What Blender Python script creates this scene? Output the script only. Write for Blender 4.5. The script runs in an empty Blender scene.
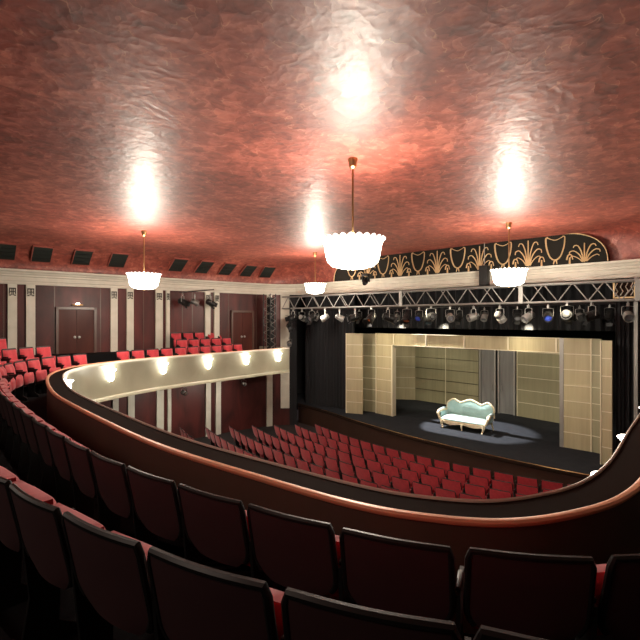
import bpy, math, random
from mathutils import Vector, Matrix
random.seed(7)
PI = math.pi
E = 4.9            # eye height above the stalls floor
F = 450.0          # focal length in pixels of a 640 frame
YAW = math.radians(42)
col = bpy.context.scene.collection
scene = bpy.context.scene

# ------------------------------------------------------------------ camera, world, exposure
cd = bpy.data.cameras.new('camera'); cam = bpy.data.objects.new('camera', cd); col.objects.link(cam)
cam.location = (0, 0, E); cam.rotation_euler = (PI/2, 0, YAW)
cd.sensor_width = 36; cd.lens = 36*F/640; cd.clip_start = 0.05; cd.clip_end = 200
scene.camera = cam
w = bpy.data.worlds.new('world'); scene.world = w; w.use_nodes = True
w.node_tree.nodes['Background'].inputs[0].default_value = (0.012, 0.009, 0.009, 1)
w.node_tree.nodes['Background'].inputs[1].default_value = 1.0
scene.view_settings.view_transform = 'Standard'; scene.view_settings.look = 'None'
scene.view_settings.gamma = 1; scene.view_settings.use_curve_mapping = False
scene.view_settings.exposure = 0.65

def lamp(kind, name, loc, energy, color=(1, .9, .78), radius=.1, target=None, angle=30, blend=.3, size=1):
    d = bpy.data.lights.new(name, kind); d.energy = energy; d.color = color
    o = bpy.data.objects.new(name, d); col.objects.link(o); o.location = loc
    if kind in ('POINT', 'SPOT'): d.shadow_soft_size = radius
    if kind == 'SPOT': d.spot_size = math.radians(angle); d.spot_blend = blend
    if kind == 'AREA': d.size = size
    if target is not None:
        o.rotation_euler = (Vector(target)-Vector(loc)).to_track_quat('-Z', 'Y').to_euler()
    return o
ST = E-4.0          # stage floor height
# stage lighting
lamp('SPOT', 'overhead_spot', (-9.9, 15.7, 7.6), 6200, (1, .98, .97), .03, (-6.95, 16.0, ST), 30, .3)
for i, (lx, tx, tz) in enumerate(((-12.5, -9.5, 2.6), (-9.5, -11.0, 2.6), (-5.5, -3.4, 2.6), (-3.2, -6.0, 2.6), (-7.6, -7.2, 3.2))):
    lamp('SPOT', 'stage_wash', (lx, 13.7, E+.35), 165, (1, .88, .62), .12, (tx, 17.5, tz), 62, .8)
lamp('SPOT', 'front_wash', (-8.5, 6.2, E+1.9), 260, (1, .86, .62), .2, (-7.0, 15.5, 3.0), 50, .6)
for lx, tx in ((-10.4, -10.6), (-8.4, -8.8), (-5.2, -5.0)):
    lamp('SPOT', 'set_fill_light', (lx, 16.75, E-.25), 170, (1, .9, .66), .15, (tx, 19.8, 2.4), 95, .8)  # unseen fill spots added behind the header to brighten the back flats
# unseen fill lamps added behind the camera to brighten near seats and parapet
for p in ((-3.0, -2.2), (-10.5, -2.2)):
    lamp('POINT', 'rear_fill_light', (p[0], p[1], E+1.6), 62, (1, .86, .72), .4)

# ------------------------------------------------------------------ materials
def mat(name, color, rough=.6, metal=0, emit=None, estr=0, coat=0, coat_rough=.1, spec=.5, noise=None, bump=None, sheen=0):
    m = bpy.data.materials.new(name); m.use_nodes = True
    nt = m.node_tree; b = nt.nodes['Principled BSDF']
    b.inputs['Base Color'].default_value = (*color, 1); b.inputs['Roughness'].default_value = rough
    b.inputs['Metallic'].default_value = metal; b.inputs['Coat Weight'].default_value = coat
    b.inputs['Coat Roughness'].default_value = coat_rough; b.inputs['Specular IOR Level'].default_value = spec
    if sheen: b.inputs['Sheen Weight'].default_value = sheen
    if emit: b.inputs['Emission Color'].default_value = (*emit, 1); b.inputs['Emission Strength'].default_value = estr
    if noise or bump:
        tc = nt.nodes.new('ShaderNodeTexCoord')
    if noise:                                   # (scale, colour2, stretch xyz)
        mp = nt.nodes.new('ShaderNodeMapping'); nt.links.new(tc.outputs['Object'], mp.inputs[0])
        mp.inputs['Scale'].default_value = noise[2]
        n = nt.nodes.new('ShaderNodeTexNoise'); n.inputs['Scale'].default_value = noise[0]; n.inputs['Detail'].default_value = 5
        n.inputs['Distortion'].default_value = .6
        nt.links.new(mp.outputs[0], n.inputs['Vector'])
        r = nt.nodes.new('ShaderNodeValToRGB'); r.color_ramp.elements[0].position = .32; r.color_ramp.elements[1].position = .68
        r.color_ramp.elements[0].color = (*color, 1); r.color_ramp.elements[1].color = (*noise[1], 1)
        nt.links.new(n.outputs['Fac'], r.inputs[0]); nt.links.new(r.outputs[0], b.inputs['Base Color'])
    if bump:
        n2 = nt.nodes.new('ShaderNodeTexNoise'); n2.inputs['Scale'].default_value = bump[0]; n2.inputs['Detail'].default_value = 3
        nt.links.new(tc.outputs['Object'], n2.inputs['Vector'])
        bp = nt.nodes.new('ShaderNodeBump'); bp.inputs['Strength'].default_value = bump[1]; bp.inputs['Distance'].default_value = .02
        nt.links.new(n2.outputs['Fac'], bp.inputs['Height']); nt.links.new(bp.outputs[0], b.inputs['Normal'])
    return m

M = {}
M['red'] = mat('red_velvet', (.55, .035, .05), .75, noise=(9, (.42, .022, .034), (1, 1, 1)), sheen=.3)
M['maroon'] = mat('maroon_back', (.064, .027, .030), .65, noise=(3, (.052, .021, .024), (1, 1, 1)))
M['blackframe'] = mat('black_frame', (.012, .012, .012), .42, spec=.35)
M['blackmatt'] = mat('black_matt', (.008, .008, .008), .8)
M['drape'] = mat('black_drape', (.009, .009, .011), .95, noise=(4, (.014, .014, .016), (3, 3, .2)))
M['carpet'] = mat('dark_carpet', (.006, .006, .007), .95, spec=.1, noise=(40, (.010, .009, .010), (1, 1, 1)))
M['cream'] = mat('cream_paint', (.68, .655, .56), .5, noise=(2.5, (.60, .575, .48), (1, 1, 1)))
M['cornice'] = mat('cornice_paint', (.62, .58, .49), .5, noise=(3, (.55, .51, .43), (1, 1, 1)))
M['face'] = mat('balcony_face_paint', (.43, .41, .30), .42, noise=(1.5, (.36, .34, .245), (1, 1, 1)), coat=.3, coat_rough=.3)
M['mahog'] = mat('mahogany_panel', (.042, .012, .011), .45, noise=(1.6, (.12, .025, .022), (1, 1, .35)), coat=.05, spec=.3, coat_rough=.3, bump=(6, .1))
M['door'] = mat('door_wood', (.06, .015, .011), .45, noise=(2, (.09, .024, .016), (1, 1, .2)), spec=.15, coat=.03, coat_rough=.2)
M['doorframe'] = mat('door_frame_wood', (.10, .05, .035), .35)
M['parapet'] = mat('parapet_wood', (.092, .062, .043), .6, noise=(1.2, (.074, .049, .033), (1, 1, .4)))
M['shelf'] = mat('shelf_wood', (.018, .010, .007), .9, spec=.05)
M['copper'] = mat('varnished_rail', (.88, .43, .24), .45, metal=.1, coat=.2, coat_rough=.35)
M['lip'] = mat('white_lip', (.72, .66, .58), .35)
M['brass'] = mat('brass', (.45, .28, .13), .3, metal=1)
M['gold'] = mat('gold_paint', (.60, .42, .22), .5, metal=.25)
M['frieze'] = mat('frieze_black', (.016, .015, .012), .9, spec=.15)
M['alu'] = mat('aluminium', (.26, .255, .24), .5, metal=.6)
M['steel'] = mat('grey_steel', (.33, .32, .30), .45, metal=.5)
M['stage'] = mat('stage_floor', (.020, .022, .026), .85, spec=.05, noise=(5, (.027, .029, .034), (1, 1, 1)))
M['stagefront'] = mat('stage_front_wood', (.05, .024, .015), .4, noise=(1, (.038, .018, .012), (1, 1, .3)), coat=.3, coat_rough=.25)
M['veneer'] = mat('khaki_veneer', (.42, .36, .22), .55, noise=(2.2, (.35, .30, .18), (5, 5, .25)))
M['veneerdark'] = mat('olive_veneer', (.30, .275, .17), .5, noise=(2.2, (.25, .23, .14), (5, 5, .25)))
M['batten'] = mat('light_batten', (.66, .60, .44), .45)
M['greyglass'] = mat('grey_door_panel', (.16, .16, .16), .25, noise=(1.5, (.24, .24, .235), (3, 3, .3)), coat=.3)
M['floor'] = mat('stalls_carpet', (.016, .012, .012), .9, noise=(30, (.024, .017, .017), (1, 1, 1)))
M['turq'] = mat('pale_turquoise_velvet', (.28, .44, .43), .6, noise=(6, (.36, .52, .50), (1, 1, 1)), sheen=.4)
M['sofawood'] = mat('cream_gilt_wood', (.66, .55, .34), .4, noise=(8, (.76, .68, .50), (1, 1, 1)))
M['lens'] = mat('lantern_lens', (.12, .12, .13), .2)
M['lensamber'] = mat('amber_gel', (.5, .16, .06), .2)
M['lensblue'] = mat('blue_gel', (.05, .09, .5), .2)
M['ventshade'] = mat('vent_shade', (.012, .016, .012), .8)
M['redtrim'] = mat('red_plaster', (.30, .08, .06), .6)
M['motif'] = mat('capital_motif', (.035, .03, .02), .5)
M['darkwall'] = mat('dark_wall', (.03, .012, .011), .6, noise=(1, (.04, .016, .014), (1, 1, 1)))
M['glow'] = mat('lit_glass', (.9, .88, .82), .3, emit=(1, .93, .82), estr=9)
M['glowrim'] = mat('lit_rim_glass', (.9, .88, .82), .2, emit=(1, .95, .88), estr=1.3)
M['sconce'] = mat('sconce_glass', (.9, .88, .8), .3, emit=(1, .95, .82), estr=14)
M['bulb'] = mat('small_bulb', (.9, .9, .85), .3, emit=(1, .95, .85), estr=12)

def ceiling_mat():
    m = bpy.data.materials.new('brushed_red_ceiling'); m.use_nodes = True; nt = m.node_tree; L = nt.links
    b = nt.nodes['Principled BSDF']
    def N(t, **k):
        n = nt.nodes.new(t)
        for q, v in k.items():
            if q in n.inputs: n.inputs[q].default_value = v
            else: setattr(n, q, v)
        return n
    tc = N('ShaderNodeTexCoord')
    def math_(op, x, y, z=None):
        n = N('ShaderNodeMath', operation=op)
        for i, q in enumerate((x, y, z)):
            if q is None: continue
            if isinstance(q, (int, float)): n.inputs[i].default_value = q
            else: L.new(q, n.inputs[i])
        return n.outputs[0]
    n0 = N('ShaderNodeTexNoise', Scale=2.2, Detail=3); L.new(tc.outputs['Object'], n0.inputs['Vector'])
    sub = N('ShaderNodeVectorMath', operation='SUBTRACT'); L.new(n0.outputs['Color'], sub.inputs[0]); sub.inputs[1].default_value = (.5, .5, .5)
    sc = N('ShaderNodeVectorMath', operation='SCALE', Scale=.55); L.new(sub.outputs[0], sc.inputs[0])
    ad = N('ShaderNodeVectorMath', operation='ADD'); L.new(tc.outputs['Object'], ad.inputs[0]); L.new(sc.outputs[0], ad.inputs[1])
    mp = N('ShaderNodeMapping'); mp.inputs['Scale'].default_value = (1, .62, 1); mp.inputs['Rotation'].default_value = (0, 0, -.75); L.new(ad.outputs[0], mp.inputs[0])
    v1 = N('ShaderNodeTexVoronoi', Scale=5.2); L.new(mp.outputs[0], v1.inputs['Vector'])
    v2 = N('ShaderNodeTexVoronoi', feature='DISTANCE_TO_EDGE', Scale=5.2); L.new(mp.outputs[0], v2.inputs['Vector'])
    v3 = N('ShaderNodeTexVoronoi', Scale=9.5); L.new(ad.outputs[0], v3.inputs['Vector'])
    s1 = N('ShaderNodeSeparateColor'); L.new(v1.outputs['Color'], s1.inputs[0]); s3 = N('ShaderNodeSeparateColor'); L.new(v3.outputs['Color'], s3.inputs[0])
    nf = N('ShaderNodeTexNoise', Scale=5.5, Detail=5, Distortion=.8); L.new(tc.outputs['Object'], nf.inputs['Vector'])
    nl = N('ShaderNodeTexNoise', Scale=.5, Detail=2); L.new(tc.outputs['Object'], nl.inputs['Vector'])
    t = math_('MULTIPLY_ADD', s1.outputs[0], .16, math_('MULTIPLY', s3.outputs[0], .14))
    t = math_('ADD', t, math_('MULTIPLY', nf.outputs['Fac'], .6)); t = math_('MULTIPLY_ADD', nl.outputs['Fac'], .5, t)
    r = N('ShaderNodeValToRGB'); cr = r.color_ramp
    cr.elements[0].position = .42; cr.elements[0].color = (.12, .023, .017, 1)
    cr.elements[1].position = 1.0; cr.elements[1].color = (.60, .19, .13, 1)
    e = cr.elements.new(.72); e.color = (.31, .070, .048, 1); L.new(t, r.inputs[0])
    er = N('ShaderNodeValToRGB'); er.color_ramp.elements[0].color = (1, 1, 1, 1); er.color_ramp.elements[1].position = .035; er.color_ramp.elements[1].color = (0, 0, 0, 1); L.new(v2.outputs['Distance'], er.inputs[0])
    nm = N('ShaderNodeTexNoise', Scale=5.5, Detail=1); L.new(tc.outputs['Object'], nm.inputs['Vector'])
    mk = N('ShaderNodeMapRange'); mk.inputs[1].default_value = .54; mk.inputs[2].default_value = .62; L.new(nm.outputs['Fac'], mk.inputs[0])
    f = math_('MULTIPLY', math_('MULTIPLY', er.outputs[0], mk.outputs[0]), .55)
    mx = N('ShaderNodeMix', data_type='RGBA'); L.new(f, mx.inputs['Factor']); L.new(r.outputs[0], mx.inputs[6]); mx.inputs[7].default_value = (.66, .30, .19, 1)
    L.new(mx.outputs[2], b.inputs['Base Color'])
    b.inputs['Roughness'].default_value = .50; b.inputs['Specular IOR Level'].default_value = .8
    b.inputs['Coat Weight'].default_value = .13; b.inputs['Coat Roughness'].default_value = .25
    h = math_('MULTIPLY_ADD', v1.outputs['Distance'], .9, math_('MULTIPLY', v3.outputs['Distance'], .35)); h = math_('MULTIPLY_ADD', nf.outputs['Fac'], .25, h)
    bp = N('ShaderNodeBump', Strength=.3, Distance=.022)
    L.new(h, bp.inputs['Height']); L.new(bp.outputs[0], b.inputs['Normal']); L.new(bp.outputs[0], b.inputs['Coat Normal'])
    return m
M['ceiling'] = ceiling_mat()

# ------------------------------------------------------------------ mesh builder
class MB:
    def __init__(s): s.v = []; s.f = []
    def add(s, vs, fs):
        o = len(s.v); s.v += [tuple(p) for p in vs]; s.f += [tuple(i+o for i in f) for f in fs]; return s
    def box(s, c, d, rot=None):
        x, y, z = d[0]/2, d[1]/2, d[2]/2
        P = [Vector(q) for q in ((-x,-y,-z),(x,-y,-z),(x,y,-z),(-x,y,-z),(-x,-y,z),(x,-y,z),(x,y,z),(-x,y,z))]
        if rot is not None: P = [rot @ p for p in P]
        return s.add([p+Vector(c) for p in P], [(0,3,2,1),(4,5,6,7),(0,1,5,4),(1,2,6,5),(2,3,7,6),(3,0,4,7)])
    def tube(s, pts, r, n=8, closed=False, flat=1.0):
        pts = [Vector(p) for p in pts]; k = len(pts); rings = []; up = Vector((0, 0, 1))
        t0 = (pts[1]-pts[0]).normalized()
        a = up.cross(t0) if abs(t0.z) < .9 else Vector((1, 0, 0)).cross(t0)
        a.normalize()
        for i in range(k):
            if closed: t = pts[(i+1) % k]-pts[i-1]
            else: t = pts[min(i+1, k-1)]-pts[max(i-1, 0)]
            t.normalize(); a = a-t*a.dot(t); a.normalize(); b = t.cross(a)
            rr = r[i] if isinstance(r, (list, tuple)) else r
            rings.append([pts[i]+a*math.cos(2*PI*j/n)*rr+b*math.sin(2*PI*j/n)*rr*flat for j in range(n)])
        return s.rings(rings, True, closed, not closed)
    def rings(s, rings, closed_ring=True, closed_path=False, caps=False):
        n = len(rings[0]); k = len(rings); vs = [p for r in rings for p in r]; fs = []
        for i in range(k if closed_path else k-1):
            i2 = (i+1) % k
            for j in range(n if closed_ring else n-1):
                j2 = (j+1) % n; fs.append((i*n+j, i*n+j2, i2*n+j2, i2*n+j))
        if caps: fs.append(tuple(range(n-1, -1, -1))); fs.append(tuple((k-1)*n+j for j in range(n)))
        return s.add(vs, fs)
    def lathe(s, prof, n=24, c=(0, 0, 0)):
        return s.rings([[(c[0]+r*math.cos(2*PI*j/n), c[1]+r*math.sin(2*PI*j/n), c[2]+z) for j in range(n)] for r, z in prof])
    def prism(s, poly, z0, z1):
        n = len(poly)
        return s.add([(x, y, z0) for x, y in poly]+[(x, y, z1) for x, y in poly],
                     [tuple(range(n-1, -1, -1)), tuple(range(n, 2*n))]+[(i, (i+1) % n, n+(i+1) % n, n+i) for i in range(n)])
    def slab(s, hw, yf, yb, z0, z1, nu=8, nt=8):      # curved board: width hw(t), front yf(u,t), back yb(u,t)
        A = []; B = []
        for i in range(nt+1):
            t = i/nt
            for j in range(nu+1):
                u = -1+2*j/nu; x = u*hw(t); z = z0+(z1-z0)*t
                A.append((x, yf(u, t), z)); B.append((x, yb(u, t), z))
        n = (nu+1)*(nt+1); g = lambda i, j: i*(nu+1)+j; fs = []
        for i in range(nt):
            for j in range(nu):
                fs.append((g(i,j+1), g(i,j), g(i+1,j), g(i+1,j+1))); fs.append((n+g(i,j), n+g(i,j+1), n+g(i+1,j+1), n+g(i+1,j)))
        for j in range(nu):
            fs.append((g(0,j), g(0,j+1), n+g(0,j+1), n+g(0,j))); fs.append((g(nt,j+1), g(nt,j), n+g(nt,j), n+g(nt,j+1)))
        for i in range(nt):
            fs.append((g(i+1,0), g(i,0), n+g(i,0), n+g(i+1,0))); fs.append((g(i,nu), g(i+1,nu), n+g(i+1,nu), n+g(i,nu)))
        return s.add(A+B, fs)
    def mesh(s, name, m, smooth=True, bevel=0):
        me = bpy.data.meshes.new(name); me.from_pydata(s.v, [], s.f); me.update()
        import bmesh
        bm = bmesh.new(); bm.from_mesh(me); bmesh.ops.recalc_face_normals(bm, faces=bm.faces)
        if bevel: bmesh.ops.bevel(bm, geom=list(bm.edges), offset=bevel, segments=2, affect='EDGES', profile=.5)
        for f in bm.faces: f.smooth = smooth
        if smooth:
            for e in bm.edges:
                if len(e.link_faces) == 2 and e.calc_face_angle(0) > .7: e.smooth = False
        bm.to_mesh(me); bm.free(); me.materials.append(m); return me
    def build(s, name, m, parent=None, **k):
        o = bpy.data.objects.new(name, s.mesh(name, m, **k)); col.objects.link(o); o.parent = parent; return o

def tag(o, label=None, cat=None, group=None, kind=None):
    if label: o['label'] = label
    if cat: o['category'] = cat
    if group: o['group'] = group
    if kind: o['kind'] = kind
    return o
def empty(name, loc=(0, 0, 0), rz=0):
    o = bpy.data.objects.new(name, None); col.objects.link(o); o.location = loc; o.rotation_euler = (0, 0, rz); o.empty_display_size = .2; return o
KIDS = {}
def kids(o): return [c for c in bpy.data.objects if c.parent == o]
def dup(root, loc, rz=0, parent=None):
    if root.name not in KIDS: KIDS[root.name] = [(c, kids(c)) for c in kids(root)]
    r = root.copy(); col.objects.link(r); r.location = loc; r.rotation_euler = (0, 0, rz)
    for c, gs in KIDS[root.name]:
        d = c.copy(); col.objects.link(d); d.parent = r
        for g in gs: h = g.copy(); col.objects.link(h); h.parent = d
    return r
ORD = 'first second third fourth fifth sixth seventh eighth ninth tenth eleventh twelfth thirteenth fourteenth fifteenth sixteenth seventeenth eighteenth nineteenth twentieth'.split()
def ordn(i): return ORD[i] if i < 20 else 'twenty-'+ORD[i-20] if i < 29 else str(i+1)+'th'

# ------------------------------------------------------------------ plan curves
def catmull(P, per=8, closed=False):
    out = []; n = len(P)
    for i in range(n if closed else n-1):
        p = [P[(i+k) % n] if closed else P[min(max(i+k, 0), n-1)] for k in (-1, 0, 1, 2)]
        for j in range(per):
            t = j/per
            out.append(tuple(.5*(2*p[1][a]+(p[2][a]-p[0][a])*t+(2*p[0][a]-5*p[1][a]+4*p[2][a]-p[3][a])*t*t+(3*p[1][a]-p[0][a]-3*p[2][a]+p[3][a])*t**3) for a in range(2)))
    if not closed: out.append(tuple(P[-1]))
    return out
class Path:
    def __init__(s, P, per=10):
        s.p = [Vector(q) for q in catmull(P, per)]; s.s = [0]
        for a, b in zip(s.p, s.p[1:]): s.s.append(s.s[-1]+(b-a).length)
        s.len = s.s[-1]
    def at(s, d):
        d = min(max(d, 0), s.len); i = 0
        while i < len(s.s)-2 and s.s[i+1] < d: i += 1
        t = (d-s.s[i])/max(s.s[i+1]-s.s[i], 1e-9); p = s.p[i].lerp(s.p[i+1], t)
        q = (s.p[min(i+2, len(s.p)-1)]-s.p[max(i-1, 0)]).normalized(); return p, q, Vector((-q.y, q.x))
    def normals(s):
        r = []
        for i in range(len(s.p)):
            t = (s.p[min(i+1, len(s.p)-1)]-s.p[max(i-1, 0)]).normalized(); r.append(Vector((-t.y, t.x)))
        return r
CY, SY = math.cos(YAW), math.sin(YAW)
def project(x, y, z=E):
    X = x*CY+y*SY; D = -x*SY+y*CY; return 320+F*X/D, 320+F*(E-z)/D, D
def on_path(path, px, off=0):        # distance along a wall or balcony path seen in that direction from the seats
    ns = path.normals(); best = None
    Q = [p+n*off for p, n in zip(path.p, ns)]
    for i in range(len(Q)-1):
        a = project(*Q[i]); b = project(*Q[i+1])
        if a[2] < .5 or b[2] < .5: continue
        if (a[0]-px)*(b[0]-px) <= 0 and abs(a[0]-b[0]) > 1e-9:
            t = (px-a[0])/(b[0]-a[0]); d = path.s[i]+t*(path.s[i+1]-path.s[i])
            D = a[2]+t*(b[2]-a[2])
            if best is None or D > best[1]: best = (d, D)
    return best
def on_line(px, y):                  # x on a wall running across the house at depth y
    k = (px-320)/F; return y*(CY*k-SY)/(CY+SY*k)
def sweep(path, prof, name, m, parent=None, s0=0, s1=None, step=None, closed=True, **kw):
    s1 = path.len if s1 is None else s1; b = MB(); rings = []
    ds = [s0]+[d for d in path.s if s0+.01 < d < s1-.01]+[s1]
    for d in ds:
        p, t, n = path.at(d); rings.append([(p.x+n.x*a, p.y+n.y*a, z) for a, z in prof])
    b.rings(rings, closed, False, closed); return b.build(name, m, parent, **kw)

LEFT = Path([(-18.4, -5), (-17.9, 0), (-17.35, 3.8), (-16.5, 8.95), (-16.05, 12.4), (-15.6, 14.1), (-14.85, 14.85)])
FRONT = Path([(-14.85, 14.85), (-14.3, 15.02), (-13.4, 15.07), (-8, 15.07), (-2.7, 15.07), (-1.3, 15.0)])
RIGHT = Path([(-1.3, 15.0), (-.4, 14.4), (-.05, 13.6), (.05, 12.4), (.5, 8.95), (1.35, 3.8), (1.9, 0), (2.4, -5)])
# LEFT and FRONT run clockwise, so the inside of the house lies on the right-hand side (negative normal)
HC, HB, CZ = E+1.65, E+1.17, E+2.55
RAILZ = E-1.2; BF = E-1.9; SOF = E-2.24

# ------------------------------------------------------------------ setting
def S(o): o['kind'] = 'structure'; return o
S(MB().prism([(-19, -6), (3.5, -6), (3.5, 15.6), (-19, 15.6)], -.2, 0).build('floor', M['floor'], smooth=False))
S(sweep(LEFT, [(0, 0), (0, HC), (.25, HC), (.25, 0)], 'wall_left', M['mahog'], s1=on_path(LEFT, 289.5)[0]))
S(sweep(LEFT, [(0, 0), (0, HC), (.25, HC), (.25, 0)], 'wall_left_return', M['drape'], s0=on_path(LEFT, 289.5)[0]))
S(sweep(RIGHT, [(0, 0), (0, HC), (.25, HC), (.25, 0)], 'wall_right', M['darkwall']))
S(MB().box((-8, -5.1, 3.4), (21.5, .2, 6.9)).build('wall_back', M['darkwall'], smooth=False))
# cornice: moulded bands
cp = [(.2, HB), (-.10, HB), (-.10, HB+.10), (-.125, HB+.11), (-.125, HB+.24), (-.16, HB+.26), (-.16, HB+.31), (-.20, HB+.34), (-.21, HB+.38), (-.27, HB+.42), (-.27, HC), (.2, HC)]
for i, pth in enumerate((LEFT, FRONT, RIGHT)): S(sweep(pth, cp, 'trim_%d' % (i+1), M['cornice']))
# ceiling with cove
outer = [(-18.4, -5), (-17.35, 3.8), (-16.5, 8.95), (-16.05, 12.4), (-15.6, 14.1), (-14.85, 14.85), (-13.4, 15.07), (-8, 15.07), (-2.7, 15.07), (-1.3, 15.0), (-.4, 14.4), (-.05, 13.6), (.05, 12.4), (.5, 8.95), (1.35, 3.8), (2.4, -5)]
inner = [(-16.4, -5), (-15.3, 3.8), (-14.5, 8.95), (-14.15, 12.2), (-14.0, 13.7), (-13.7, 14.3), (-12.9, 14.6), (-8, 14.67), (-3.1, 14.67), (-2.1, 14.4), (-1.6, 13.9), (-1.5, 13.3), (-1.5, 12.2), (-1.4, 8.95), (-.7, 3.8), (.4, -5)]
O = catmull(outer, 8); I = catmull(inner, 8); rings = []
for k in range(11):
    th = PI/2*k/10
    rings.append([(o[0]+(i[0]-o[0])*(1-math.cos(th)), o[1]+(i[1]-o[1])*(1-math.cos(th)), HC-.02+(CZ-HC+.02)*math.sin(th)) for o, i in zip(O, I)])
b = MB(); b.rings(rings, False); n = len(O); b.f.append(tuple(10*n+j for j in range(n)))
S(b.build('ceiling', M['ceiling']))

# pilasters on the left wall
def wall_span(px0, px1): return on_path(LEFT, px0)[0], on_path(LEFT, px1)[0]
tn = [4]
def pilaster(px0, px1, z0, z1, cap=True, path=LEFT):
    a, c = on_path(path, px0)[0], on_path(path, px1)[0]
    o = S(sweep(path, [(0, z0), (-.09, z0), (-.09, z1), (0, z1)], 'trim_%d' % tn[0], M['cream'], s0=a, s1=c)); tn[0] += 1
    if cap:                                   # dark stepped motif near the top
        w_ = (c-a); m = MB()
        for (u0, u1, za, zb) in ((.12, .88, .10, .14), (.12, .24, .14, .30), (.38, .48, .14, .34), (.54, .64, .14, .34), (.76, .88, .14, .30), (.12, .34, .32, .36), (.66, .88, .32, .36), (.2, .8, .21, .24)):
            p, t, nn = path.at(a+w_*(u0+u1)/2)
            m.box((p.x-nn.x*.095, p.y-nn.y*.095, z1-(za+zb)/2-.02), (w_*(u1-u0), .02, zb-za), Matrix.Rotation(math.atan2(t.y, t.x), 3, 'Z'))
        m.build('capital', M['motif'], o, smooth=False)
    return o
for a, c in ((7.5, 16.8), (25.8, 35), (110, 117), (126, 133), (155, 162), (165.5, 169), (204.5, 209.5), (213.5, 218.5), (266.5, 271.5)):
    pilaster(a, c, BF, HB)
for a, c in ((112, 118), (127.5, 134), (156, 163), (167, 170.5), (205, 210), (215, 220), (266, 272)):
    pilaster(a, c, 0, SOF, False)
pilaster(280.5, 289.5, ST-.1, HB, False)
# dark seams between the mahogany panels
for k, px in enumerate((3, 54, 100, 143, 182, 192, 228, 256)):
    d = on_path(LEFT, px)[0]; S(sweep(LEFT, [(0, BF), (-.012, BF), (-.012, HB), (0, HB)], 'trim_%d' % tn[0], M['doorframe'], s0=d, s1=d+.03)); tn[0] += 1

def wall_door(idx, px0, px1, ztop, zbot):
    a, c = wall_span(px0, px1); p0, t, nn = LEFT.at((a+c)/2); w_ = c-a
    r = empty('door_%d' % idx, (p0.x-nn.x*.01, p0.y-nn.y*.01, zbot), math.atan2(t.y, t.x)+PI); S(r)   # local +y points into the house
    h = ztop-zbot; fr = MB()
    for s_ in (-1, 1): fr.box((s_*(w_/2-.04), .05, h/2), (.08, .1, h))
    fr.box((0, .05, h-.04), (w_, .1, .08)); fr.build('door_frame', M['doorframe'], r, smooth=False)
    for s_ in (-1, 1):
        lf = MB().box((s_*(w_-.16)/4, .04, (h-.08)/2), ((w_-.16)/2-.01, .05, h-.1)).build('door_leaf', M['door'], r, smooth=False)
        MB().lathe([(0, .0), (.03, .0), (.03, .02), (.045, .035), (.045, .06), (0, .07)], 12).build('door_handle', M['steel'], lf).matrix_local = Matrix.Translation((s_*.07, .065, h*.45)) @ Matrix.Rotation(-PI/2, 4, 'X')
    return r
wall_door(1, 55.5, 96, E+.45, BF+.44)
wall_door(2, 230.5, 253, E+.42, BF+.22)

# glowing exit lamp above left door
d = on_path(LEFT, 77)[0]; p, t, nn = LEFT.at(d)
r = empty('door_lamp', (p.x-nn.x*.05, p.y-nn.y*.05, E+.50), math.atan2(t.y, t.x)+PI)
MB().box((0, .03, .03), (.34, .07, .05)).build('housing', M['brass'], r, bevel=.008); MB().box((0, .06, .07), (.12, .04, .03)).build('bulb', M['bulb'], r, smooth=False)
tag(r, 'small brass lamp glowing above the double door at the far left', 'lamp')

# vents in the cove
vents = [(0, 9.5), (30, 53), (71, 92), (107, 127), (168, 185), (195, 210), (218, 233), (240.5, 252.5), (260, 272)]
for i, (a, c) in enumerate(vents):
    mid = (a+c)/2; d, _ = on_path(LEFT, mid, -.35); p, t, nn = LEFT.at(d); wv = .56
    # cove frame at that spot
    pts = []
    inn = -nn
    def cove(th): return (p.x+inn.x*2.05*(1-math.cos(th)), p.y+inn.y*2.05*(1-math.cos(th)), HC+(CZ-HC)*math.sin(th))
    t1, t2 = math.radians(21), math.radians(54); A, B_ = Vector(cove(t1)), Vector(cove(t2))
    up = (B_-A).normalized(); tx = Vector((t.x, t.y, 0)); no = tx.cross(up).normalized()
    if no.dot(Vector((inn.x, inn.y, 0))) < 0: no = -no
    c0 = (A+B_)/2+no*.02; h_ = (B_-A).length
    rot = Matrix((tx, up, no)).transposed()
    r = empty('ceiling_vent', tuple(c0))
    MB().box((0, 0, 0), (wv, h_, .05), rot).build('opening', M['ventshade'], r, smooth=False)  # solid near-black box, the shade inside the vent hole put into its colour
    fr = MB()
    for s_ in (-1, 1):
        fr.box(tx*(s_*wv/2), (.03, h_+.03, .055), rot); fr.box(up*(s_*h_/2), (wv, .03, .055), rot)
    fr.build('frame', M['redtrim'], r, smooth=False)
    sl = MB()
    for q in (-.5, 0, .5): sl.box(up*(q*h_*.5)+no*.03, (wv-.04, .012, .02), rot)
    sl.build('louvre', M['blackframe'], r, smooth=False)
    tag(r, 'dark square vent in the red cove, %s from the left edge of the photo' % ordn(i), 'vent', 'vents in the red cove')

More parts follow.
